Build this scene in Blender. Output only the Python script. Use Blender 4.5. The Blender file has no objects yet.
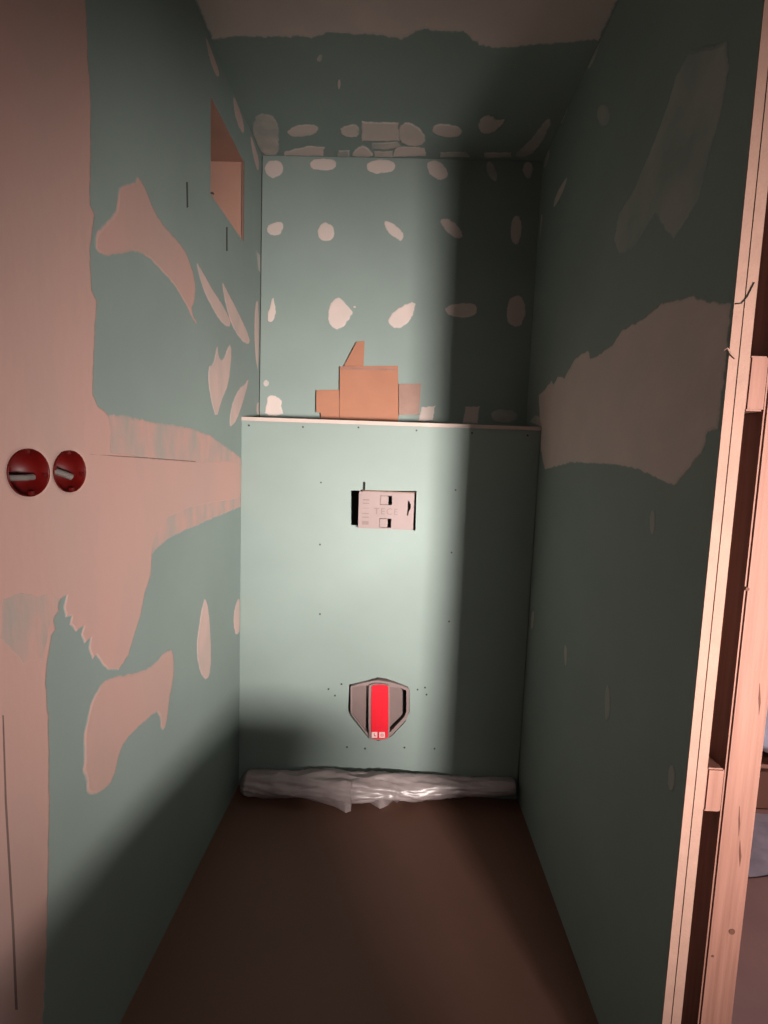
import bpy, bmesh, math, random
from mathutils import Vector, Matrix, noise
random.seed(7)
S = bpy.context.scene
C = S.collection

# ------------------------------------------------------------------ camera
F, PITCH, YAW, ROLL, CX, CZ = 488.23, .0948, -.0243, -.0358, .5291, 1.1649
W, D, YC, H, HS, YE = 1.0, 1.85, 1.6462, 2.2555, 1.3107, .735   # room width, back wall, cistern wall, ceiling, ledge, right wall end
_cy, _sy, _cp, _sp = math.cos(YAW), math.sin(YAW), math.cos(PITCH), math.sin(PITCH)
_f = Vector((_sy*_cp, _cy*_cp, -_sp)); _r0 = Vector((_cy, -_sy, 0)); _d0 = _f.cross(_r0)
_r = math.cos(ROLL)*_r0 + math.sin(ROLL)*_d0
_d = -math.sin(ROLL)*_r0 + math.cos(ROLL)*_d0
CAM = Vector((CX, 0, CZ))
cd = bpy.data.cameras.new('camera'); cam = bpy.data.objects.new('camera', cd); C.objects.link(cam)
cd.sensor_fit = 'VERTICAL'; cd.sensor_height = 36; cd.lens = F*36/1024; cd.clip_start = .02
m = Matrix((_r, -_d, -_f)).transposed().to_4x4(); m.translation = CAM
cam.matrix_world = m
S.camera = cam

# ------------------------------------------------------------------ world, lights, exposure
wd = bpy.data.worlds.new('world'); S.world = wd; wd.use_nodes = True
wd.node_tree.nodes['Background'].inputs[0].default_value = (.75, .8, 1, 1)
wd.node_tree.nodes['Background'].inputs[1].default_value = .05
S.view_settings.view_transform = 'Standard'; S.view_settings.look = 'None'
S.view_settings.gamma = 1; S.view_settings.use_curve_mapping = False
S.view_settings.exposure = -1.27

LAMP = Vector((1.67, -1.30, .90))          # site lamp standing behind the camera, to the right
AIM = Vector((.49, 1.65, .98))
LAMP_W = 58; SPREAD = 49
def area(name, loc, aim, sx, sy, watt, col):
    l = bpy.data.lights.new(name, 'AREA'); l.shape = 'RECTANGLE'; l.size = sx; l.size_y = sy
    l.energy = watt; l.color = col
    o = bpy.data.objects.new(name, l); C.objects.link(o); o.location = loc
    o.rotation_euler = (Vector(aim)-Vector(loc)).to_track_quat('-Z', 'Y').to_euler()
    return o
lamp_light = area('lamp_light', LAMP, AIM, .30, .20, LAMP_W, (1, .91, .86))
lamp_light.data.spread = math.radians(SPREAD)
window_light = area('window_light', (3.5, 3.9, 1.45), (2.0, 1.6, .2), 1.1, 1.2, 60, (.80, .78, 1))
added_room_fill = area('added_room_fill', (2.25, .95, H-.05), (2.25, .95, 0), .28, .28, 110, (.92, .84, 1))  # added fill, brightens the sack and floor past the post
added_hall_fill = area('added_hall_fill', (1.2, -1.25, H-.05), (1.2, -1.25, 0), .5, .3, 34, (1, .92, .86))  # added fill, lifts the shadow zones of the narrow room

# ------------------------------------------------------------------ materials
def mat(name, col, rough=.7, var=.08, scale=6, metal=0, spec=.3, bump=0, bscale=80, col2=None, stretch=None, detail=4):
    m = bpy.data.materials.new(name); m.use_nodes = True; t = m.node_tree; n = t.nodes; b = n['Principled BSDF']
    b.inputs['Roughness'].default_value = rough; b.inputs['Metallic'].default_value = metal
    b.inputs['Specular IOR Level'].default_value = spec
    g = n.new('ShaderNodeNewGeometry'); mp = n.new('ShaderNodeMapping')
    t.links.new(g.outputs['Position'], mp.inputs['Vector'])
    if stretch: mp.inputs['Scale'].default_value = stretch
    tx = n.new('ShaderNodeTexNoise'); tx.inputs['Scale'].default_value = scale; tx.inputs['Detail'].default_value = detail
    t.links.new(mp.outputs[0], tx.inputs['Vector'])
    r = n.new('ShaderNodeValToRGB'); r.color_ramp.elements[0].position = .3; r.color_ramp.elements[1].position = .7
    c2 = col2 or tuple(c*(1-2*var) for c in col)
    r.color_ramp.elements[0].color = (*c2, 1); r.color_ramp.elements[1].color = (*col, 1)
    t.links.new(tx.outputs['Fac'], r.inputs[0]); t.links.new(r.outputs[0], b.inputs['Base Color'])
    if bump:
        t2 = n.new('ShaderNodeTexNoise'); t2.inputs['Scale'].default_value = bscale; t2.inputs['Detail'].default_value = 5
        t.links.new(mp.outputs[0], t2.inputs['Vector'])
        bp = n.new('ShaderNodeBump'); bp.inputs['Strength'].default_value = bump; bp.inputs['Distance'].default_value = .002
        t.links.new(t2.outputs['Fac'], bp.inputs['Height']); t.links.new(bp.outputs[0], b.inputs['Normal'])
    return m
GREEN = (.198, .243, .223)
FILL = (.49, .40, .365)
FILL_PINK = (.41, .25, .215)
M = {}
M['board'] = mat('green_board', GREEN, .75, .05, 3.5, bump=.08, bscale=300, spec=.2)
def fillmat(name, col, lo, hi, scale, streak=(1, 1, 1), under=GREEN):
    """filler skimmed over board: full cover inside, broken and feathered along its rim (attribute 'cover')"""
    m = bpy.data.materials.new(name); m.use_nodes = True; t = m.node_tree; n = t.nodes; b = n['Principled BSDF']
    b.inputs['Roughness'].default_value = .8; b.inputs['Specular IOR Level'].default_value = .2
    g = n.new('ShaderNodeNewGeometry'); mp = n.new('ShaderNodeMapping'); mp.inputs['Scale'].default_value = streak
    t.links.new(g.outputs['Position'], mp.inputs['Vector'])
    def nz(sc, det):
        x = n.new('ShaderNodeTexNoise'); x.inputs['Scale'].default_value = sc; x.inputs['Detail'].default_value = det
        t.links.new(mp.outputs[0], x.inputs['Vector']); return x
    def mth(op, a, b_):
        x = n.new('ShaderNodeMath'); x.operation = op
        for k_, v in enumerate((a, b_)):
            if isinstance(v, (int, float)): x.inputs[k_].default_value = v
            else: t.links.new(v, x.inputs[k_])
        return x.outputs[0]
    at = n.new('ShaderNodeAttribute'); at.attribute_name = 'cover'
    fine = nz(70, 6); wide = nz(scale, 5)
    rim = mth('ADD', mth('MULTIPLY', at.outputs['Fac'], 2.4), mth('MULTIPLY', mth('SUBTRACT', fine.outputs['Fac'], .62), 3.0))
    rim.node.use_clamp = True
    mr = n.new('ShaderNodeMapRange'); mr.inputs[1].default_value = .36; mr.inputs[2].default_value = .62
    mr.inputs[3].default_value = lo; mr.inputs[4].default_value = hi; t.links.new(wide.outputs['Fac'], mr.inputs[0])
    mx = n.new('ShaderNodeMix'); mx.data_type = 'RGBA'
    t.links.new(mth('MULTIPLY', rim, mr.outputs[0]), mx.inputs[0])
    mx.inputs[6].default_value = (*under, 1); mx.inputs[7].default_value = (*col, 1)
    t.links.new(mx.outputs[2], b.inputs['Base Color'])
    bp = n.new('ShaderNodeBump'); bp.inputs['Strength'].default_value = .35; bp.inputs['Distance'].default_value = .002
    b2 = nz(45, 5); t.links.new(b2.outputs['Fac'], bp.inputs['Height']); t.links.new(bp.outputs[0], b.inputs['Normal'])
    return m
M['filler'] = fillmat('joint_filler', FILL, .86, 1, 9)
M['pink'] = fillmat('pink_joint_filler', FILL_PINK, .84, 1, 5, (1, 1, .35))
M['thin'] = fillmat('thin_filler', FILL, .35, .8, 12)
M['wash'] = fillmat('washed_filler', FILL_PINK, .45, 1.0, 13, (1, 1.6, .6))
M['mid'] = fillmat('pale_joint_filler', (.45, .325, .29), .75, 1, 16, (1, 1, .5))
M['faint'] = fillmat('faint_filler', FILL, .08, .34, 8)
M['ledge'] = mat('ledge_edge_filler', (.43, .34, .30), .8, .06, 12, spec=.2)
M['edge'] = mat('board_edge', (.205, .12, .093), .85, .06, 30, bump=.4, bscale=250, spec=.15)
M['floor'] = mat('floor_paper', (.13, .062, .043), .6, .08, 2.2, bump=.1, bscale=60, spec=.35)
M['hallfloor'] = mat('hall_floor', (.17, .08, .056), .45, .15, 4, bump=.25, bscale=25, spec=.4)
M['wood'] = mat('fir_timber', (.18, .084, .062), .65, .1, 7, bump=.2, bscale=90, col2=(.125, .053, .037), stretch=(14, 14, .5), spec=.25)
M['lining'] = mat('niche_board', (.36, .20, .15), .75, .08, 8, spec=.2)
M['card'] = mat('cardboard', (.31, .138, .086), .8, .06, 12, bump=.1, bscale=200, spec=.2)
M['card_shaded'] = mat('cardboard_taped_shaded', (.25, .135, .10), .35, .12, 20, spec=.5)  # taped card, colour darkened for the penumbra on the right flap
M['plastic'] = mat('grey_plastic', (.205, .15, .142), .5, .05, 15, bump=.1, bscale=120)
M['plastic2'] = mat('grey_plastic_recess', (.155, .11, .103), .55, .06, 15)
M['red'] = mat('red_plastic', (.60, .012, .025), .35, .04, 15, spec=.5)
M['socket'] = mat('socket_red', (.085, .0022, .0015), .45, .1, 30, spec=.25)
M['white'] = mat('white_print', (.6, .48, .46), .5, .03, 15)
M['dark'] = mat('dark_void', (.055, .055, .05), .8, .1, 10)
M['steel'] = mat('black_screw', (.045, .04, .04), .5, .1, 50, metal=.3)
M['grey'] = mat('grey_cable', (.13, .11, .10), .45, .1, 30, spec=.5)
M['pencil'] = mat('pencil_line', (.022, .02, .018), 1, .1, 40, spec=0)
M['white_wall'] = mat('plaster_wall', (.42, .38, .35), .8, .06, 3, bump=.1)
M['groove'] = mat('open_joint', (.17, .115, .098), .9, .1, 20, spec=.1)
M['knot'] = mat('timber_knot', (.075, .032, .022), .9, .1, 60, spec=.1)
M['mark'] = mat('wall_mark', (.055, .063, .057), .9, .1, 40, spec=.1)
M['bag'] = mat('white_sack', (.80, .80, .86), .4, .06, 12, bump=.2, bscale=30, spec=.5)
M['ink'] = mat('sack_print', (.16, .2, .38), .5, .1, 20)
M['black'] = mat('black_rubber', (.03, .03, .032), .6, .1, 20)
M['yellow'] = mat('yellow_housing', (.75, .45, .04), .45, .05, 20)
def film_mat():
    m = mat('plastic_film', (.40, .325, .32), .33, .12, 18, bump=.25, bscale=70, spec=.6)
    b = m.node_tree.nodes['Principled BSDF']; b.inputs['Transmission Weight'].default_value = .12
    return m
M['film'] = film_mat()
def glow(name, col, s):
    m = bpy.data.materials.new(name); m.use_nodes = True; b = m.node_tree.nodes['Principled BSDF']
    b.inputs['Base Color'].default_value = (*col, 1); b.inputs['Emission Color'].default_value = (*col, 1)
    b.inputs['Emission Strength'].default_value = s
    return m
M['pane'] = glow('daylight_pane', (.78, .8, 1), 5.0)
M['lens'] = glow('lamp_lens', (1, .88, .78), 3.0)

# ------------------------------------------------------------------ helpers
def obj(name, bm, m, parent=None):
    bmesh.ops.recalc_face_normals(bm, faces=bm.faces)
    me = bpy.data.meshes.new(name); bm.to_mesh(me); bm.free()
    o = bpy.data.objects.new(name, me); C.objects.link(o)
    me.materials.append(M[m] if isinstance(m, str) else m)
    if parent:
        o.parent = parent; bpy.context.view_layer.update()
        o.matrix_parent_inverse = parent.matrix_world.inverted()
    return o
def smooth(o, v=True):
    for p in o.data.polygons: p.use_smooth = v
    return o
def tag(o, label, cat, group=None):
    o['label'] = label; o['category'] = cat
    if group: o['group'] = group
    return o
def empty(name, loc, label, cat, group=None):
    o = bpy.data.objects.new(name, None); C.objects.link(o); o.location = loc; o.empty_display_size = .05
    bpy.context.view_layer.update()
    return tag(o, label, cat, group)
def struct(o): o['kind'] = 'structure'; return o
def bx(bm, x0, x1, y0, y1, z0, z1, bev=0):
    v = [bm.verts.new((x, y, z)) for x in (x0, x1) for y in (y0, y1) for z in (z0, z1)]
    fs = [bm.faces.new([v[i] for i in q]) for q in ((0,1,3,2),(4,6,7,5),(0,4,5,1),(2,3,7,6),(0,2,6,4),(1,5,7,3))]
    if bev:
        es = list({e for f in fs for e in f.edges})
        bmesh.ops.bevel(bm, geom=es, offset=bev, segments=2, affect='EDGES')
    return bm
def box(name, b, m, parent=None, bev=0):
    return obj(name, bx(bmesh.new(), *b, bev=bev), m, parent)
def plate(outline, holes, to3, t0, t1):
    """flat plate with ragged outline and holes; to3(a,b,t) maps plane coords + height above the surface"""
    bm = bmesh.new()
    def loop(pts):
        vs = [bm.verts.new(to3(a, b, t1)) for a, b in pts]
        return [bm.edges.new((vs[i], vs[(i+1) % len(vs)])) for i in range(len(vs))]
    es = loop(outline)
    for h in holes: es += loop(h)
    bmesh.ops.triangle_fill(bm, edges=es, use_beauty=True)
    n = (Vector(to3(0, 0, 1))-Vector(to3(0, 0, 0)))
    g = bmesh.ops.extrude_face_region(bm, geom=list(bm.faces))
    for v in g['geom']:
        if isinstance(v, bmesh.types.BMVert): v.co += n*(t0-t1)
    return bm
def ray(u, v): return _r*((u-384)/F) + _d*((v-512)/F) + _f
def on_x(u, v, X): d = ray(u, v); t = (X-CX)/d.x; p = CAM+d*t; return (p.y, p.z)
def on_y(u, v, Y): d = ray(u, v); t = Y/d.y; p = CAM+d*t; return (p.x, p.z)
def on_z(u, v, Z): d = ray(u, v); t = (Z-CZ)/d.z; p = CAM+d*t; return (p.x, p.y)
PL = {
 'left':  (lambda u, v: on_x(u, v, 0.0), lambda a, b, t: (t, a, b)),
 'right': (lambda u, v: on_x(u, v, W),   lambda a, b, t: (W-t, a, b)),
 'back':  (lambda u, v: on_y(u, v, D),   lambda a, b, t: (a, D-t, b)),
 'front': (lambda u, v: on_y(u, v, YC),  lambda a, b, t: (a, YC-t, b)),
 'ceil':  (lambda u, v: on_z(u, v, H),   lambda a, b, t: (a, b, H-t)),
}
def rag(pts, step=.006, amp=.0022, seed=0):
    out = []; n = len(pts); k = (abs(pts[0][0])*977+abs(pts[0][1])*531+seed*7.3) % 50
    for i in range(n):
        a = Vector((*pts[i], 0)); b = Vector((*pts[(i+1) % n], 0)); L = (b-a).length
        s = max(1, int(L/step)); nr = Vector((-(b-a).y, (b-a).x, 0)).normalized() if L > 1e-6 else Vector((0,0,0))
        for j in range(s):
            p = a.lerp(b, j/s)
            w = noise.noise(Vector((p.x*60, p.y*60, k)))*1.3 + noise.noise(Vector((p.x*190, p.y*190, k)))*.7
            p = p + nr*(w*amp)
            out.append((p.x, p.y))
    return out
def chaikin(pts, n=1):
    for _ in range(n):
        q = []
        for i in range(len(pts)):
            a, b = pts[i], pts[(i+1) % len(pts)]
            q += [(a[0]*.75+b[0]*.25, a[1]*.75+b[1]*.25), (a[0]*.25+b[0]*.75, a[1]*.25+b[1]*.75)]
        pts = q
    return pts
def ell(cx, cy, w, h, ang=0, p=1.0, n=14):
    o = []
    for i in range(n):
        t = 2*math.pi*i/n; c, s = math.cos(t), math.sin(t)
        x = w/2*c; y = h/2*math.copysign(abs(s)**p, s)
        a = math.radians(ang); o.append((cx+x*math.cos(a)-y*math.sin(a), cy+x*math.sin(a)+y*math.cos(a)))
    return o
def clampf(side):
    def f(a, b):
        if side in ('left', 'right'):
            lim = YC-.0015 if b < HS+.001 else D-.0015
            lo = YE+.002 if side == 'right' else -1.5
            return (min(max(a, lo), lim), min(max(b, .002), H-.0015))
        if side == 'back': return (min(max(a, .0015), W-.0015), min(max(b, HS+.001), H-.0015))
        return (min(max(a, .0015), W-.0015), min(b, D-.0015))
    return f
def feathered(pts, holes, to3, th, rim):
    bm = bmesh.new(); q = [pts[0]]
    for p in pts[1:]:
        if abs(p[0]-q[-1][0])+abs(p[1]-q[-1][1]) > .0006: q.append(p)
    es = []; hv = set()
    for li, lp in enumerate([q]+list(holes)):
        vs = [bm.verts.new(to3(a, b, .0002)) for a, b in lp]
        if li: hv |= {v.co.copy().freeze() for v in vs}
        es += [bm.edges.new((vs[i], vs[(i+1) % len(vs)])) for i in range(len(vs))]
    bmesh.ops.triangle_fill(bm, edges=es, use_beauty=True)
    n = Vector(to3(0, 0, 1))-Vector(to3(0, 0, 0))
    bmesh.ops.inset_region(bm, faces=list(bm.faces), thickness=rim, depth=0, use_boundary=True, use_even_offset=False)
    ly = bm.verts.layers.float.new('cover')
    for v in bm.verts:
        edge = v.is_boundary
        v[ly] = 0 if edge and v.co.copy().freeze() not in hv else 1
        if not edge: v.co += n*th
    return bm
def patch(side, px, m='filler', th=.0012, parent=None, amp=.0022, holes=(), soft=0, name='filler_patch', rim=None):
    to2, to3 = PL[side]; cf = clampf(side)
    pts = [to2(*p) for p in (chaikin(px, soft) if soft else px)]
    ext = min(max(p[0] for p in pts)-min(p[0] for p in pts), max(p[1] for p in pts)-min(p[1] for p in pts))
    for seed in range(6):                          # another rough outline if this one crosses itself
        out = [cf(*p) for p in rag(pts, amp=amp*(1-.15*seed), seed=seed)]
        bm = feathered(out, holes, to3, th, rim or min(.007, ext*.12))
        want = abs(sum(out[i-1][0]*out[i][1]-out[i][0]*out[i-1][1] for i in range(len(out))))/2
        if abs(sum(f.calc_area() for f in bm.faces)/max(want, 1e-9)-1) < .15: break
    return obj(name, bm, m, parent)
def circ(cy, cz, ry, rz, n=40):
    return [(cy+ry*math.cos(2*math.pi*i/n), cz+rz*math.sin(2*math.pi*i/n)) for i in range(n)]
def tube(bm, pts, r, seg=8, cap=True):
    pts = [Vector(p) for p in pts]; rings = []
    for i, p in enumerate(pts):
        t = (pts[min(i+1, len(pts)-1)]-pts[max(i-1, 0)]).normalized()
        a = t.orthogonal().normalized() if abs(t.z) > .95 else t.cross(Vector((0, 0, 1))).normalized()
        b = t.cross(a); rr = r[i] if isinstance(r, (list, tuple)) else r
        rings.append([bm.verts.new(p+(a*math.cos(2*math.pi*k/seg)+b*math.sin(2*math.pi*k/seg))*rr) for k in range(seg)])
    for A, B in zip(rings, rings[1:]):
        for k in range(seg): bm.faces.new((A[k], A[(k+1) % seg], B[(k+1) % seg], B[k]))
    if cap: bm.faces.new(rings[0][::-1]); bm.faces.new(rings[-1])
    return bm
def lathe(bm, prof, c, seg=40):
    rings = [[bm.verts.new((c[0]+r*math.cos(2*math.pi*k/seg), c[1]+r*math.sin(2*math.pi*k/seg), c[2]+z)) for k in range(seg)] for r, z in prof]
    for A, B in zip(rings, rings[1:]):
        for k in range(seg): bm.faces.new((A[k], A[(k+1) % seg], B[(k+1) % seg], B[k]))
    return bm

# ------------------------------------------------------------------ structure
YN = -2.3          # hall wall behind the camera
XR = 4.2           # far side of the neighbouring room
YF = 4.0
struct(box('floor', (-.05, XR, YN, YF, -.06, 0), 'hallfloor'))
paper = box('floor_covering', (.004, 1.03, -.6, YC-.004, .0005, .003), 'floor')
tag(paper, 'brown building paper covering the floor of the narrow room', 'floor paper')
ceiling = struct(box('ceiling', (-.06, XR, YN, YF, H, H+.05), 'board'))

SOCK = [(.689, 1.1365, .040, .0345), (.777, 1.1375, .0385, .034)]
NY0, NY1, NZ0, NZ1, ND = 1.372, 1.650, 1.874, 2.1165, .19
def rect(a0, a1, b0, b1): return [(a0, b0), (a1, b0), (a1, b1), (a0, b1)]
holesL = [circ(*s) for s in SOCK]
wall_left = struct(obj('wall_left', plate(rect(YN, D, 0, H), holesL+[rect(NY0-.0008, NY1+.0008, NZ0-.0008, NZ1+.0008)], PL['left'][1], -.0125, 0), 'board'))
wall_back = struct(box('wall_back', (.0035, W+.03, D, D+.0125, 0, H), 'board'))
box('gap_backing', (-.0125, .0034, D+.004, D+.0125, 0, H), 'dark', wall_back)
wall_right = struct(obj('wall_right', bx(bmesh.new(), W, W+.0135, YE+.0006, D, 0, H), 'board'))
box('board_edge', (W-.0003, W+.0132, YE-.0006, YE+.0007, .001, H-.001), 'edge', wall_right)
ob = box('outer_board', (W+.0150, W+.030, YE-.0004, D, 0, H), 'edge', wall_right)
# cistern wall: front board with two openings and the ledge board
FB = [on_y(*p, YC) for p in ((351, 490.5), (416.5, 491), (415.5, 530.5), (351, 525))]
SH_PX = [(349.2, 684.5), (358, 682.6), (368, 680), (378, 677.2), (386, 678.6), (394, 681), (407, 686), (409.6, 690), (409.6, 712), (405, 722), (392.5, 735.6), (387, 739), (378, 741), (368, 738), (350, 716), (348, 710)]
SH = [on_y(*p, YC) for p in SH_PX]
front = struct(obj('wall_cistern', plate(rect(.0005, W-.003, 0, HS-.0128), [FB, SH], PL['front'][1], -.0125, 0), 'board'))
led = box('ledge_board', (.0008, W-.0008, YC-.002, D-.0005, HS-.0127, HS), 'board', front)
box('ledge_edge', (.0008, W-.0008, YC-.0032, YC-.0019, HS-.0125, HS-.0004), 'ledge', front, bev=.0004)
# the void behind the cistern board
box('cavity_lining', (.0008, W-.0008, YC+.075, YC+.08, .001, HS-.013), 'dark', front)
# hall and neighbouring room
struct(box('wall_hall', (-.06, XR, YN-.05, YN, 0, H), 'white_wall'))
struct(box('wall_side', (XR, XR+.05, YN, YF, 0, H), 'white_wall'))
wf = struct(obj('wall_far', plate(rect(W+.2, XR, 0, H), [rect(2.8, 4.15, .75, 2.05)], lambda a, b, t: (a, YF-t, b), -.05, 0), 'white_wall'))
win = struct(box('window_1', (2.82, 4.13, YF+.02, YF+.03, .77, 2.03), 'pane'))
for a in (2.8, 3.45, 4.11):
    box('window_frame', (a, a+.04, YF, YF+.045, .75, 2.05), 'bag', win)
struct(box('wall_outer', (W+.0305, W+.2, D+.0, D+.03, 0, H), 'white_wall'))

# ------------------------------------------------------------------ filler on the left wall
L = wall_left
band = [(-70,-60),(84,-60),(86,0),(88,60),(91,100),(91,160),(90,205),(95,216),(90,252),(92,290),(97,302),(95,330),(93.5,370),(93,395),
 (98,405),(108,415),(112,430),(111,450),(150,457),(195,461),(232,460),(242.5,466),(243,489),(238,499),(215,503),(190,508),(168,518),(156,533),
 (152,548),(151,575),(145,592),(141,614),(133,640),(128,656),(118,671),(107,670),(101,664),(96,655),(92,660),(88,648),(90,638),(84,644),(80,634),(83,627),(76,632),(69,625),(71,616),(65,618),(63,607),(66,596),
 (58,602),(60,612),(54,618),(56,630),(51,636),(50,650),(47,664),(46,682),(49,720),(50,800),(48.5,880),(47,950),(44,1000),(42,1060),(-70,1060)]
# the band in plane coords, left end pushed past the frame
to2 = PL['left'][0]
bp = [to2(*p) for p in band[1:-1]]
bp = [(.30, H+.1)] + bp + [(.30, bp[-1][1])]
cf = clampf('left')
bp = [cf(*p) for p in rag(bp, amp=.0022)]
obj('filler_band', feathered(bp, holesL, PL['left'][1], .0012, .005), 'pink', L)
patch('left', [(106,414),(126,414.5),(150,421),(190,427),(210,435),(230,449),(241,458),(243,470),(195,464),(110,455)], 'wash', .0008, L)
patch('left', [(150,556),(152,535),(170,510),(200,500),(241,494),(241,507),(215,518),(187,530),(167,540)], 'wash', .0008, L)
patch('left', [(-2,596),(20,588),(38,592),(52,588),(62,597),(58,612),(50,630),(48,645),(42,662),(20,668),(-5,640)], 'wash', .0013, L)
LP = [
 [(137,175),(141,180),(147,192),(152,205),(158,217),(170,232),(180,243),(186,252),(192,268),(196,285),(194.5,304),(191,309),(198,327),(192,319),(186,305),(175,287),(165,275),(152,262),(140,253),(125,253),(107,258),(96,252),(93.5,240),(98,228),(110,218),(117,205),(117,188),(125,184),(133,182)],
 [(196,260),(202,270),(212,288),(225,308),(231,322),(229,329),(220,322),(210,305),(202,288),(197,270)],
 [(221,278),(228,292),(240,315),(250,338),(249,346),(240,340),(231,325),(224,300)],
 [(207.7,366),(213,364),(217,342),(219,358),(223,360),(229,342),(232,350),(229,384),(222,400),(216,420),(211,403),(208,384)],
 [(249,380),(247,379),(245,384),(239,387),(231.5,403),(229,420),(230,429),(237,420),(243,403)],
 [(255,301),(259,300),(258.5,374),(255,358),(254,332)],
 [(256.5,403),(259.5,402),(259.5,416),(256.5,415)],
 [(250,133),(254.5,144.5),(259,159),(258.5,174),(254,161),(251,146)],
 [(232.5,93),(237,102),(244,122.6),(244,136),(238,127),(234,112)],
 [(204.6,33),(213,54),(220,74),(217,79),(210.5,64),(207,49)],
 [(205,595),(209,610),(211,640),(211,670),(207,682),(200,675),(196,655),(197,635),(201,610)],
 [(238,597),(240.3,600),(240.3,630),(236,637),(233,625),(234,608)],
 [(174,649),(165,650),(154,664),(139,672),(109,676),(96,689),(88,711),(82.5,737.5),(84,760),(81,773),(86,777),(86,796),(101,793),(114,780),(120,749),(131,734),(150,717),(159,711),(161,734),(167,724),(169,700),(174,677)],
]
for i, p in enumerate(LP):
    patch('left', p, 'pink' if i in (0, 12) else 'mid', .0012, L, amp=.0015 if len(p) > 12 else .0009, soft=1)
patch('left', [(256,250),(260,255),(261,274),(258,270)], 'thin', .0008, L, amp=.0006)
for p in ([(186,182),(187.6,182),(188,207),(186.6,208)], [(226,227),(227.4,227),(227.4,251),(226,251)]):
    patch('left', p, 'mark', .0006, L, amp=.0001, name='pencil_mark', rim=.0003)
patch('left', [(88,454.2),(112,455.2),(150,457.6),(195,461),(195,462),(150,458.8),(112,456.4)], 'groove', .0016, L, amp=.0005, name='joint_groove', rim=.0004)
# joint groove low on the left
patch('left', [(1,715),(3,715),(6,800),(13.5,925),(17,1010),(14,1010),(10.5,925),(3.5,805)], 'groove', .0014, L, amp=.0006, name='joint_groove', rim=.0005)
# window niche lining
nx = lambda n, b, m='lining': box(n, b, m, L)
nx('niche_jamb', (-ND, -.0005, NY1, NY1+.012, NZ0-.012, NZ1+.012))
nx('niche_jamb', (-ND, -.0005, NY0-.012, NY0, NZ0-.012, NZ1+.012))
nx('niche_head', (-ND, -.0005, NY0, NY1, NZ1, NZ1+.012))
nx('niche_sill', (-ND, -.0005, NY0, NY1, NZ0-.012, NZ0))
nx('niche_back', (-ND-.012, -ND, NY0-.012, NY1+.012, NZ0-.012, NZ1+.012))
nx('niche_trim', (-.004, .0015, NY1-.0065, NY1+.0005, NZ0, NZ1), 'edge')
o = obj('wire_end', tube(bmesh.new(), [(-.02, NY0+.004, NZ0+.004), (.004, NY0, NZ0+.003), (.012, NY0-.012, NZ0-.006), (.014, NY0-.022, NZ0-.008)], .002, 6), 'black', L)

# ------------------------------------------------------------------ filler on the back wall and ceiling
B = wall_back
BP = [(ell(274,169,20,19), 'filler'), (ell(323,164.5,28,13,0,.7), 'filler'), (ell(381,166.5,30,15,0,.7), 'filler'), (ell(437.5,170,25,17,38), 'filler'),
 (ell(492,171,10,22,-20), 'thin'), (ell(528,170,11,18), 'thin'),
 ([(266,226),(274,222),(284,221),(283,232),(278,237),(268,235)], 'filler'), (ell(326,232,18,20), 'filler'),
 ([(383,221),(388,220),(399,227),(404.5,235),(402,242),(395,239),(387,233)], 'filler'), ([(439,220),(445,217),(456,223),(464,234),(461,240),(452,237),(443,228)], 'filler'),
 (ell(516,230,12,30,3,.8), 'filler'),
 ([(273,295),(275.5,305),(276,317),(272,323),(266.5,321),(268.5,310)], 'filler'),
 ([(337,295),(345,302),(352,310),(354,312),(348,322),(339,331),(331,328),(327,318),(329,305)], 'filler'),
 ([(416,300),(415,313),(407,325),(396,330),(388,324),(389,316),(400,306)], 'filler'),
 ([(443,309),(450,304),(470,302),(477.5,306),(477,315),(466,318.5),(450,317)], 'filler'),
 (ell(516,311,20,33,4,.8), 'filler'),
 ([(267,396),(272,394),(282,398),(282,408),(284,416),(264,416),(266,405)], 'filler'),
 ([(421,407),(436,405),(433,421),(418,421)], 'filler'), ([(465,406),(480,406),(478,424),(462,423)], 'filler'), (ell(504,416,28,14,0,.7), 'thin'),
 (ell(266,383,6,7), 'thin'), (ell(354.5,307,3,2.5), 'filler')]
for p, mm in BP: patch('back', p, mm, .0012, B, amp=.0022, soft=1 if len(p) > 5 else 0)
A = ceiling
CP = [(ell(303,130.5,32,13,-8,.8), 'filler'), ([(340,127),(350,124),(359,124),(360,137),(348,138),(340,134)], 'filler'),
 ([(361,121),(399,122),(400,141),(361,141.5)], 'filler'), ([(398,126),(407,121),(417,125),(425,133),(426,144),(412,147),(398,142)], 'filler'),
 ([(369,131),(396,129),(402,131),(396,134),(370,135)], 'wash'), ([(371,143),(398,141),(402,146),(388,150),(372,149)], 'thin'),
 (ell(447,130.5,31,14,6,.7), 'filler'), ([(481,116),(492,114),(497,120),(506,118),(504,124),(492,134),(482,134),(477,126)], 'filler'),
 ([(256,112),(278,116),(280,150),(276,156),(263,156),(250,132)], 'thin'), ([(284,151),(310,145),(325,147),(323,156),(284,156.5)], 'filler'),
 ([(338,150),(350,150),(350,157),(337,157)], 'thin'), ([(352,152),(360,145),(367,146),(374,154),(372,157),(352,157)], 'filler'), ([(394,150),(398,146),(425,147),(427,156),(393,157)], 'filler'), ([(374,151),(393,151),(393,157),(374,157)], 'thin'),
 ([(440,152),(468,151),(470,157),(440,157)], 'thin'), ([(484,152),(512,152),(512,157.5),(484,157.5)], 'thin'),
 ([(516,152),(530,140),(546,118),(553,119),(543,142),(530,157),(514,157)], 'thin'),
 (ell(320,58,6,8,20), 'thin'), (ell(339,84,3,10), 'filler')]
for i, (p, mm) in enumerate(CP): patch('ceil', p, mm, .0010+.0004*(i % 4), A, amp=.0022, soft=1 if len(p) > 5 else 0)
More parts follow.
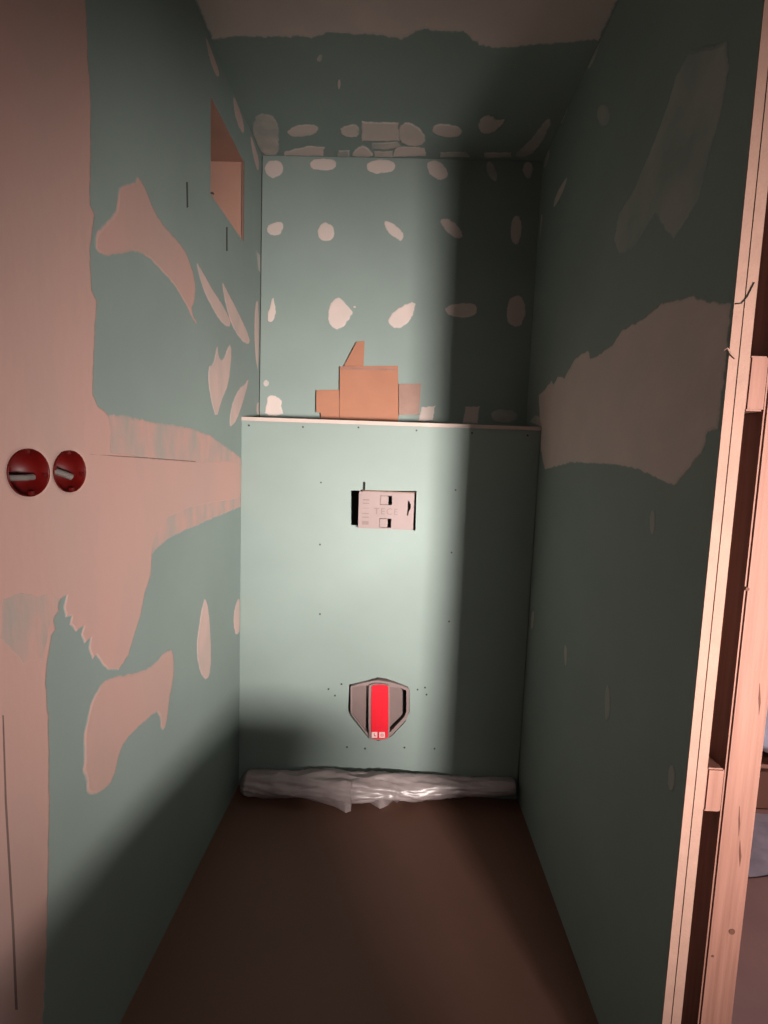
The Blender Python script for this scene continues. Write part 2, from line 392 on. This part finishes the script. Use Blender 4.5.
cj = [(218,40),(240,37),(270,38),(300,37),(312,39),(330,33),(350,35),(380,36),(402,40),(410,36),(424,30),(440,32),(462,33),(478,45),(492,49),(520,47),(560,44),(598,40)]
cj2 = [PL['ceil'][0](*p) for p in cj]
cj2 = [(.0, cj2[0][1])] + cj2 + [(1.0, 1.36), (1.0, .95), (.0, .95)]
cj2 = [clampf('ceil')(*p) for p in rag(cj2, amp=.003)]
obj('filler_band', feathered(cj2, [], PL['ceil'][1], .001, .012), 'filler', A)

# ------------------------------------------------------------------ filler on the right wall
R_ = wall_right
RP = [
 ([(538.7,395),(544,390),(552,380),(554,384),(558,376),(565,377),(574,360),(582,353),(589,350),(591,358),(598,355),(612,345),(622,330),(645,317),(662,303),(692,295),(709,300),(733,302),(726,370),(719,430),(709,433),(704,450),(689,470),(675,487),(665,483),(639,470),(612,465),(572,463),(545,470),(541,450)], 'filler'),
 ([(690,50),(676,75),(669,100),(655,140),(635,187),(619,213),(614,240),(619,255),(632,250),(645,230),(655,213),(665,230),(674,240),(682,227),(699,200),(709,160),(720,120),(730,70),(728,40)], 'faint'),
 (ell(603.7,115,14,24), 'faint'), ([(568,174),(566,186),(556,206),(553,208),(556,194)], 'filler'),
 ([(601,39),(597,57),(587,73),(591,56)], 'thin'), ([(568.6,101),(567,113),(560,127),(563,112)], 'thin'), ([(550,146.5),(549.5,158),(544,171),(544,160)], 'thin'), ([(541.5,213),(543,215),(540.5,240),(539.5,236)], 'thin'),
 ([(564,646),(567,644),(567.5,664),(565,668)], 'thin'), ([(606,686),(610,684),(611,716),(606,724),(604.5,705)], 'faint'), ([(669,764),(676,766),(675,792),(668,790)], 'faint'),
 ([(532,610),(535,612),(533,630),(530.5,628)], 'thin'), ([(650,512),(656,508),(655,536),(650,534)], 'faint'), ([(546,430),(537.5,412),(529,422),(534,424)], 'thin')]
for p, mm in RP: patch('right', p, mm, .0012, R_, amp=.0018 if len(p) > 16 else .0008, soft=0 if len(p) > 16 else 1)
# torn paper fibres on the board end, crack on the edge
o = obj('torn_paper', tube(bmesh.new(), [(W+.008, YE-.002, 1.336), (W-.001, YE-.004, 1.343), (W-.006, YE-.004, 1.350), (W-.010, YE-.003, 1.346)], [.0015, .0018, .0012, .0005], 6), 'edge', R_)
o = obj('edge_crack', tube(bmesh.new(), [(W+.0008, YE-.0012, 1.412), (W+.009, YE-.0012, 1.413), (W+.016, YE-.0012, 1.422), (W+.024, YE-.0012, 1.442)], .0012, 5), 'pencil', R_)

# ------------------------------------------------------------------ screws in the cistern board
sb = bmesh.new()
bmesh.ops.create_cone(sb, cap_ends=True, segments=10, radius1=.0032, radius2=.0032, depth=.002, matrix=Matrix.Rotation(math.pi/2, 4, 'X'))
s0 = None
for u, v in [(249,425.5),(303,427),(358.5,427.5),(416.5,430.5),(472,433),(527.5,435.5),(321,482.5),(455.5,490),(320,544.5),(451.5,552.5),(320,614),(449,621.5),
             (328.5,689),(341.5,684),(335,695.5),(417.5,689.5),(425,687.5),(426.5,694.5),(347,747),(365,748.5),(404.5,747.5),(434.5,748.5)]:
    a, b = on_y(u, v, YC)
    if s0 is None: s0 = o = obj('screw', sb, 'steel', front)
    else: o = s0.copy(); C.objects.link(o)
    o.location = (a, YC-.0004, b)

# ------------------------------------------------------------------ flush cover box of the cistern
a0, b0 = on_y(358, 528, YC-.02); a1, b1 = on_y(414.5, 493.5, YC-.02)
yb = YC-.02
fl = empty('flush_cover_box', ((a0+a1)/2, YC+.03, b0), 'grey pink plastic cistern cover box with embossed lettering in upper cutout', 'cover box')
P = 9.6*.78   # crop pixels per photo pixel is not needed below: positions are fractions of the face
def fx(t): return a0+(a1-a0)*t
def fz(t): return b1+(b0-b1)*t
fm = bmesh.new()
hol = [rect(fx(.385), fx(.60), fz(.34), fz(.09)), rect(fx(.385), fx(.60), fz(.96), fz(.71)),
       [(fx(.875), fz(.60)), (fx(.90), fz(.62)), (fx(.91), fz(.5)), (fx(.945), fz(.4)), (fx(.94), fz(.3)), (fx(.905), fz(.2)), (fx(.885), fz(.2)), (fx(.89), fz(.4))]]
fm = plate(rect(a0, a1, b0, b1), hol, lambda a, b, t: (a, yb-t, b), -.004, 0)
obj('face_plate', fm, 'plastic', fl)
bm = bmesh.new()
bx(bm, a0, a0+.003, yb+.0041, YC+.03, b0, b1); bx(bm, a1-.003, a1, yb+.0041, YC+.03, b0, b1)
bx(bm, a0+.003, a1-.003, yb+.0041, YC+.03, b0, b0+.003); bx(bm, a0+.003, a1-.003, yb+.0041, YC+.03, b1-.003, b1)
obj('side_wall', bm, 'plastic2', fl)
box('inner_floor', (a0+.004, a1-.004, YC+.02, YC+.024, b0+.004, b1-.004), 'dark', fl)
for c in (.215, .835):
    box('clip', (fx(.39), fx(.535), yb-.004, yb+.012, fz(c+.11), fz(c-.115)), 'plastic', fl, bev=.0012)
box('lid_rim', (a0+.012, a1+.001, yb+.002, YC, b1, b1+.0035), 'edge', fl)
box('peg', (fx(.085), fx(.105), YC-.012, YC-.008, b1, b1+.031), 'pencil', fl)
cu = bpy.data.curves.new('letters', 'FONT'); cu.body = 'TECE'; cu.size = .030; cu.extrude = .0008; cu.align_x = 'CENTER'; cu.align_y = 'CENTER'; cu.space_character = 1.25
to = bpy.data.objects.new('letters_tmp', cu); C.objects.link(to)
to.rotation_euler = (math.pi/2, 0, 0); to.location = (fx(.5), yb-.0006, fz(.525))
bpy.context.view_layer.update()
me = bpy.data.meshes.new_from_object(to.evaluated_get(bpy.context.evaluated_depsgraph_get())); me.transform(to.matrix_world)
bpy.data.objects.remove(to); me.materials.clear(); me.materials.append(M['plastic2'])
lt = bpy.data.objects.new('embossed_lettering', me); C.objects.link(lt); lt.parent = fl; lt.matrix_parent_inverse = fl.matrix_world.inverted()
for t0, t1 in ((.20, .24), (.30, .33), (.44, .455), (.58, .61), (.68, .71), (.80, .90)):
    box('embossed_rib', (fx(.07), fx(.19), yb-.0008, yb+.001, fz(t1), fz(t0)), 'plastic2', fl)

# ------------------------------------------------------------------ toilet connection cover
wc = empty('toilet_connection_cover', (.495, YC, .3), 'shield shaped grey plastic cover with red centre strip low in wall', 'cover plate')
k = lambda x, y: on_y(320+x*.15625, 660+y*.15625, YC-.012)
T = lambda a, b, t: (a, YC-t, b)
sh = [k(*p) for p in ((203,172),(250,163),(300,150),(310,168),(312,490),(300,478),(207,352),(200,335))]
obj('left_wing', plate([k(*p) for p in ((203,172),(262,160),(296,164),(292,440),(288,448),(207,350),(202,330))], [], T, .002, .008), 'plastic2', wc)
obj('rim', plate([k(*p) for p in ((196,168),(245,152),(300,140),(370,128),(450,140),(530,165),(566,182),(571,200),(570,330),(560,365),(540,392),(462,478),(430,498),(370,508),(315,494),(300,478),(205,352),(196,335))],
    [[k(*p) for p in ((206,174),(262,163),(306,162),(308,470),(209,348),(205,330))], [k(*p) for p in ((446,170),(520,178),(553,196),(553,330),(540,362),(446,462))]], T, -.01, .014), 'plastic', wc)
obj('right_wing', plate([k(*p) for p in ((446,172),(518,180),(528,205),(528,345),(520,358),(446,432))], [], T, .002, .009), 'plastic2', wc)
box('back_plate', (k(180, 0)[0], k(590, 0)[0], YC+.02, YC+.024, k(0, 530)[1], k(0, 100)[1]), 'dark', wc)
bar = obj('centre_housing', plate(chaikin([k(*p) for p in ((312,160),(325,148),(370,142),(430,148),(446,162),(448,480),(430,498),(370,506),(325,498),(312,484))], 1), [], T, -.005, .022), 'plastic', wc)
rs = obj('red_strip', plate(chaikin([k(*p) for p in ((330,162),(340,152),(385,147),(430,153),(440,164),(438,478),(425,489),(380,494),(335,489),(328,478))], 1), [], T, .018, .0255), 'red', bar)
obj('strip_groove', plate([k(*p) for p in ((352,192),(408,192),(405,425),(355,425))], [[k(*p) for p in ((358,200),(402,200),(399,418),(361,418))]], T, .025, .0265), 'red', bar)
for cx in (350, 398):
    t = obj('white_symbol', plate([k(*p) for p in ((cx-18,447),(cx+18,447),(cx+18,483),(cx-18,483))], [], T, .025, .0268), 'white', bar)
    if cx == 350:
        obj('symbol_mark', plate([k(*p) for p in ((cx-4,453),(cx+1,453),(cx+1,468),(cx+10,468),(cx+10,473),(cx-4,473))], [], T, .0265, .0272), 'red', bar)
    else:
        obj('symbol_mark', plate([k(*p) for p in ((cx-9,457),(cx+9,457),(cx+9,474),(cx-9,474))], [[k(*p) for p in ((cx-5,461),(cx+5,461),(cx+5,470),(cx-5,470))]], T, .0265, .0272), 'red', bar)

# ------------------------------------------------------------------ cardboard on the ledge
yc0 = D-.012
cb = empty('flattened_cardboard_box', (.42, D-.02, HS), 'unfolded brown cardboard box leaning against back wall on ledge', 'cardboard')
cz = lambda u, v: (lambda p: (p[0], max(p[1], HS+.0006)))(on_y(u, v, yc0))
TC = lambda a, b, t: (a, yc0-t, b)
obj('main_panel', plate([cz(*p) for p in ((340,366.5),(398,366),(398.3,430),(339.5,430))], [], TC, -.002, .003), 'card', cb)
box('crease', (cz(341,366)[0], cz(396,366)[0], yc0-.0042, yc0-.0028, cz(398,371)[1], cz(398,369)[1]), 'card_shaded', cb)
obj('left_flap', plate([cz(*p) for p in ((316.5,390.5),(339.3,390),(339.3,430),(321,430),(321,413),(316.5,412))], [], TC, -.001, .0045), 'card', cb)
obj('pointed_tab', plate([cz(*p) for p in ((344,366),(356.5,342),(364.5,341),(363.5,366))], [], TC, -.003, .001), 'card', cb)
obj('right_flap', plate([cz(*p) for p in ((398.8,384),(421,383.5),(419,414.5),(399,415))], [], TC, -.0035, .0005), 'card_shaded', cb)

# ------------------------------------------------------------------ plastic film roll on the floor
def roll_r(t):
    r = .043*min(1, (t/.035)**.5 if t > 0 else 0)+.004
    r *= 1.0+.16*math.exp(-((t-.42)/.22)**2)
    if t > .5: r *= 1-.42*((t-.5)/.5)**1.2
    return r
def roll_pt(t, a, k=1.0):
    x = .012+t*.965; r = roll_r(t); ca, sa = math.cos(a), math.sin(a)
    w = .30*noise.noise(Vector((x*6, ca*1.1, sa*1.1)))
    w += .30*(.3-abs(noise.noise(Vector((x*9+sa*2.5, ca*1.6, sa*1.6+4))))*1.6)
    w += .10*(.3-abs(noise.noise(Vector((x*24-sa*5, ca*3, sa*3+9))))*1.6)
    rr = r*(1+w*.75)*k
    under = .55*r*max(0, -sa)                      # the lower side tucks in towards the wall
    y = YC-r*1.0-.002+rr*1.02*ca+under
    z = r*.92+rr*.95*sa+.042*max(0, (t-.40)/.60)**1.4
    return Vector((x, min(y, YC-.002), max(z, .0036)))
def roll():
    bm = bmesh.new(); nx_, ns = 220, 56
    rings = [[bm.verts.new(roll_pt(i/nx_, 2*math.pi*j/ns)) for j in range(ns)] for i in range(nx_+1)]
    for A_, B_ in zip(rings, rings[1:]):
        for j in range(ns): bm.faces.new((A_[j], A_[(j+1) % ns], B_[(j+1) % ns], B_[j]))
    bm.faces.new(rings[0]); bm.faces.new(rings[-1])
    return bm
rl = empty('plastic_film_roll', (.5, YC-.06, .003), 'crumpled translucent plastic film rolled up along foot of cistern wall', 'plastic film')
ro = smooth(obj('film_tube', roll(), 'film', rl))
def flap():
    bm = bmesh.new(); cols = []
    ed = [(296,797),(306,799),(322,803),(335,807),(346,813),(351,811),(352,802),(356,799),(362,800),(370,803),(380,809),(387,806),(393,801),(397,803),(402,798),(409,796),(420,794)]
    N = len(ed)*5-4
    for i in range(N):
        q_, f_ = divmod(i, 5); u0 = ed[q_]; u1 = ed[min(q_+1, len(ed)-1)]; f_ /= 5
        ex, ey = on_z(u0[0]+(u1[0]-u0[0])*f_, u0[1]+(u1[1]-u0[1])*f_, .004)
        t = (ex-.012)/.965; e = i/(N-1)
        up = math.pi*(1-.40*math.sin(math.pi*e)**.6)      # how far up the tube the sheet starts
        col = [roll_pt(t, up+(math.pi*1.05-up)*s/9, 1.03+.05*math.sin(math.pi*e)+.04*noise.noise(Vector((ex*30, s*.4, 2)))) for s in range(10)]
        a = col[-1]; end = Vector((ex, ey, .0042))
        for s in range(1, 7):
            p = a.lerp(end, s/6); p.y += .006*noise.noise(Vector((ex*45, s*.5, 3)))*(1-s/6)
            col.append(p)
        cols.append([bm.verts.new(p) for p in col])
    for A_, B_ in zip(cols, cols[1:]):
        for s in range(len(A_)-1): bm.faces.new((A_[s], A_[s+1], B_[s+1], B_[s]))
    return bm
smooth(obj('torn_flap', flap(), 'film', rl))

# ------------------------------------------------------------------ wall sockets on the left wall
for i, (cy, czz, ry, rz) in enumerate(SOCK):
    sk = empty('socket_box', (0, cy, czz), ['red flush socket box in plastered left wall, farther from back wall', 'red flush socket box in plastered left wall, nearer to back wall'][i], 'socket box', 'red socket boxes')
    bm = bmesh.new(); n = 40
    prof = [(1.0, .002), (.985, .003), (.955, .0012), (.94, -.012), (.92, -.046)]
    rings = [[bm.verts.new((h, cy+ry*s*math.cos(2*math.pi*k_/n), czz+rz*s*math.sin(2*math.pi*k_/n))) for k_ in range(n)] for s, h in prof]
    for A_, B_ in zip(rings, rings[1:]):
        for k_ in range(n): bm.faces.new((A_[k_], A_[(k_+1) % n], B_[(k_+1) % n], B_[k_]))
    bm.faces.new(rings[-1])
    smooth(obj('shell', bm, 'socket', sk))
    for a in (90, -10, 170, -80):
        y_ = cy+ry*.9*math.cos(math.radians(a)); z_ = czz+rz*.9*math.sin(math.radians(a))
        box('screw_lug', (-.004, .001, y_-.004, y_+.004, z_-.0035, z_+.0035), 'socket', sk, bev=.0008)
    if i == 0:
        obj('cable', tube(bmesh.new(), [(-.04, cy-.030, czz-.006), (-.022, cy-.010, czz-.008), (-.012, cy+.010, czz-.008), (-.010, cy+.022, czz-.007)], .0045, 10), 'grey', sk)
    else:
        obj('cable', tube(bmesh.new(), [(-.045, cy-.036, czz+.010), (-.026, cy-.016, czz+.004), (-.012, cy+.004, czz-.005), (-.006, cy+.014, czz-.010)], .0052, 10), 'grey', sk)

# ------------------------------------------------------------------ timber post and spacer blocks by the right wall end
st = struct(empty('trim_1', (1.085, YE+.03, 0), 'rough sawn pink timber post beside the open right wall end', 'post'))
del st['category']
bm = bx(bmesh.new(), 1.058, 1.112, YE-.002, YE+.058, 0, H, bev=.003)
post = obj('post', bm, 'wood', st)
for (z, x, hh, w_) in ((.83, 1.096, .05, .0016), (.575, 1.093, .045, .0018), (.63, 1.086, .05, .0012), (.96, 1.10, .04, .001)):
    obj('timber_crack', plate([(x+.002, z-hh/2), (x+w_*.9+.001, z-hh*.1), (x-.0022, z+hh/2), (x-w_, z+hh*.05)], [], lambda a, b, t_: (a, YE-.002-t_, b), -.0002, .0004), 'knot', st)
for (z, x, r_) in ((.44, 1.094, .005), (.395, 1.068, .002), (1.0, 1.060, .003)):
    b_ = bmesh.new(); bmesh.ops.create_cone(b_, cap_ends=True, segments=14, radius1=r_, radius2=r_, depth=.001, matrix=Matrix.Translation((x, YE-.0022, z)) @ Matrix.Rotation(math.pi/2, 4, 'X'))
    obj('knot', b_, 'knot', st)
for z0, z1, lab in ((1.263, 1.341, 'small timber spacer block between right wall end and post, upper one'), (.641, .713, 'small timber spacer block between right wall end and post, lower one')):
    o = box('spacer_block', (1.0305, 1.0575, YE-.001, YE+.05, z0, z1), 'wood', None, bev=.0025)
    tag(o, lab, 'wood block', 'spacer blocks in the wall gap')

# ------------------------------------------------------------------ neighbouring room, seen past the post
bx0 = empty('cardboard_carton', (2.1, 1.9, 0), 'low tan carton lying on the floor beyond the timber post', 'carton')
box('body', (1.79, 2.42, 1.66, 2.16, .001, .155), 'card', bx0, bev=.004)
box('flap', (1.785, 2.10, 1.655, 2.165, .1555, .159), 'card', bx0)
box('flap', (2.105, 2.425, 1.655, 2.165, .1555, .159), 'card', bx0)
def sack():
    bm = bmesh.new(); bmesh.ops.create_cube(bm, size=1)
    bmesh.ops.subdivide_edges(bm, edges=bm.edges, cuts=12, use_grid_fill=True)
    for v in bm.verts:
        p = v.co*2
        q = Vector([math.copysign(abs(c)**1, c) for c in p])
        e = 1-(.18*max(abs(q.x)**4, 0)+.12*abs(q.y)**4)
        v.co = Vector((q.x*.32, q.y*.25, q.z*.19*e*(1-.3*abs(q.x)**6)))
        v.co += v.co.normalized()*(.012*noise.noise(v.co*14))
    return bm
sk = empty('packaging_sack', (2.11, 1.91, .1592), 'white plastic sack with blue print lying on the tan carton', 'sack')
bm = sack(); zmin = min(v.co.z for v in bm.verts); bm.transform(Matrix.Translation((2.11, 1.91, .1592-zmin)))
smooth(obj('sack_body', bm, 'bag', sk))
obj('printed_mark', tube(bmesh.new(), [(1.80, 1.672, .245), (1.815, 1.668, .265), (1.83, 1.667, .24), (1.815, 1.668, .215), (1.80, 1.671, .225), (1.825, 1.667, .25)], .004, 6), 'ink', sk)
def sheet():
    bm = bmesh.new(); n = 40; g = []
    for i in range(n+1):
        row = []
        for j in range(n+1):
            x = 1.50+i/n*.80; y = 1.36+j/n*.27
            z = .004+.018*abs(noise.noise(Vector((x*5, y*5, 2))))+.012*abs(noise.noise(Vector((x*17, y*17, 6))))
            row.append(bm.verts.new((x+.03*noise.noise(Vector((y*7, 1, 1))), y+.02*noise.noise(Vector((x*6, 4, 1))), z)))
        g.append(row)
    for i in range(n):
        for j in range(n): bm.faces.new((g[i][j], g[i+1][j], g[i+1][j+1], g[i][j+1]))
    bmesh.ops.solidify(bm, geom=list(bm.faces), thickness=.0008)
    return bm
o = smooth(obj('protective_film_sheet', sheet(), 'film')); tag(o, 'crumpled glossy film sheet on floor in front of the carton', 'plastic film')

# ------------------------------------------------------------------ things behind the camera: the lamp that lights the room, added ceiling fills, a bin added to cast shade
cl = empty('added_ceiling_light', (2.25, .95, H), 'unseen square ceiling light added as fill in the neighbouring room', 'light')  # panel body for the added fill over the sack
box('frame', (2.08, 2.42, .78, 1.12, H-.035, H-.0005), 'bag', cl, bev=.004)
box('diffuser', (2.11, 2.39, .81, 1.09, H-.042, H-.0352), 'pane', cl)
cl = empty('added_ceiling_light', (1.2, -1.25, H), 'unseen oblong ceiling light added as fill in the hall behind the viewer', 'light')  # panel body for the added hall fill
box('frame', (.92, 1.48, -1.43, -1.07, H-.035, H-.0005), 'bag', cl, bev=.004)
box('diffuser', (.95, 1.45, -1.4, -1.1, H-.042, H-.0352), 'lens', cl)
dirv = (AIM-LAMP).normalized()
lp = empty('work_lamp', (LAMP.x, LAMP.y, 0), 'yellow site flood lamp on a low stand behind the viewer', 'lamp')
rot = dirv.to_track_quat('Y', 'Z').to_matrix().to_4x4(); base = Matrix.Translation(LAMP) @ rot
bm = bx(bmesh.new(), -.10, .10, -.07, -.012, -.12, .12, bev=.008); bm.transform(base); obj('housing', bm, 'yellow', lp)
bm = bx(bmesh.new(), -.085, .085, -.011, -.004, -.10, .10); bm.transform(base); obj('lens', bm, 'lens', lp)
obj('stand', tube(bmesh.new(), [(LAMP.x-.11, LAMP.y-.25, .012), (LAMP.x-.11, LAMP.y-.05, .10), (LAMP.x-.11, LAMP.y-.04, LAMP.z)], .011, 10), 'black', lp)
obj('stand', tube(bmesh.new(), [(LAMP.x+.11, LAMP.y-.25, .012), (LAMP.x+.11, LAMP.y-.05, .10), (LAMP.x+.11, LAMP.y-.04, LAMP.z)], .011, 10), 'black', lp)
obj('foot', tube(bmesh.new(), [(LAMP.x-.17, LAMP.y-.25, .012), (LAMP.x+.17, LAMP.y-.25, .012)], .011, 10), 'black', lp)
BK = (.84, -.06, .0005)
bk = empty('added_shadow_bin', BK, 'unseen black round bin added in front of the flood lamp to cast shadow', 'bin')  # added out of view, sized to throw the lower left shadow
smooth(obj('body', lathe(bmesh.new(), [(.0, 0), (.20, 0), (.215, .012), (.265, .575), (.28, .575), (.28, .59), (.258, .59), (.208, .02), (.0, .02)], BK), 'black', bk))
for sg in (-1, 1):
    obj('grip', tube(bmesh.new(), [(BK[0]-.05, BK[1]+sg*.262, .55), (BK[0]-.05, BK[1]+sg*.31, .555), (BK[0]+.05, BK[1]+sg*.31, .555), (BK[0]+.05, BK[1]+sg*.262, .55)], .010, 8), 'black', bk)
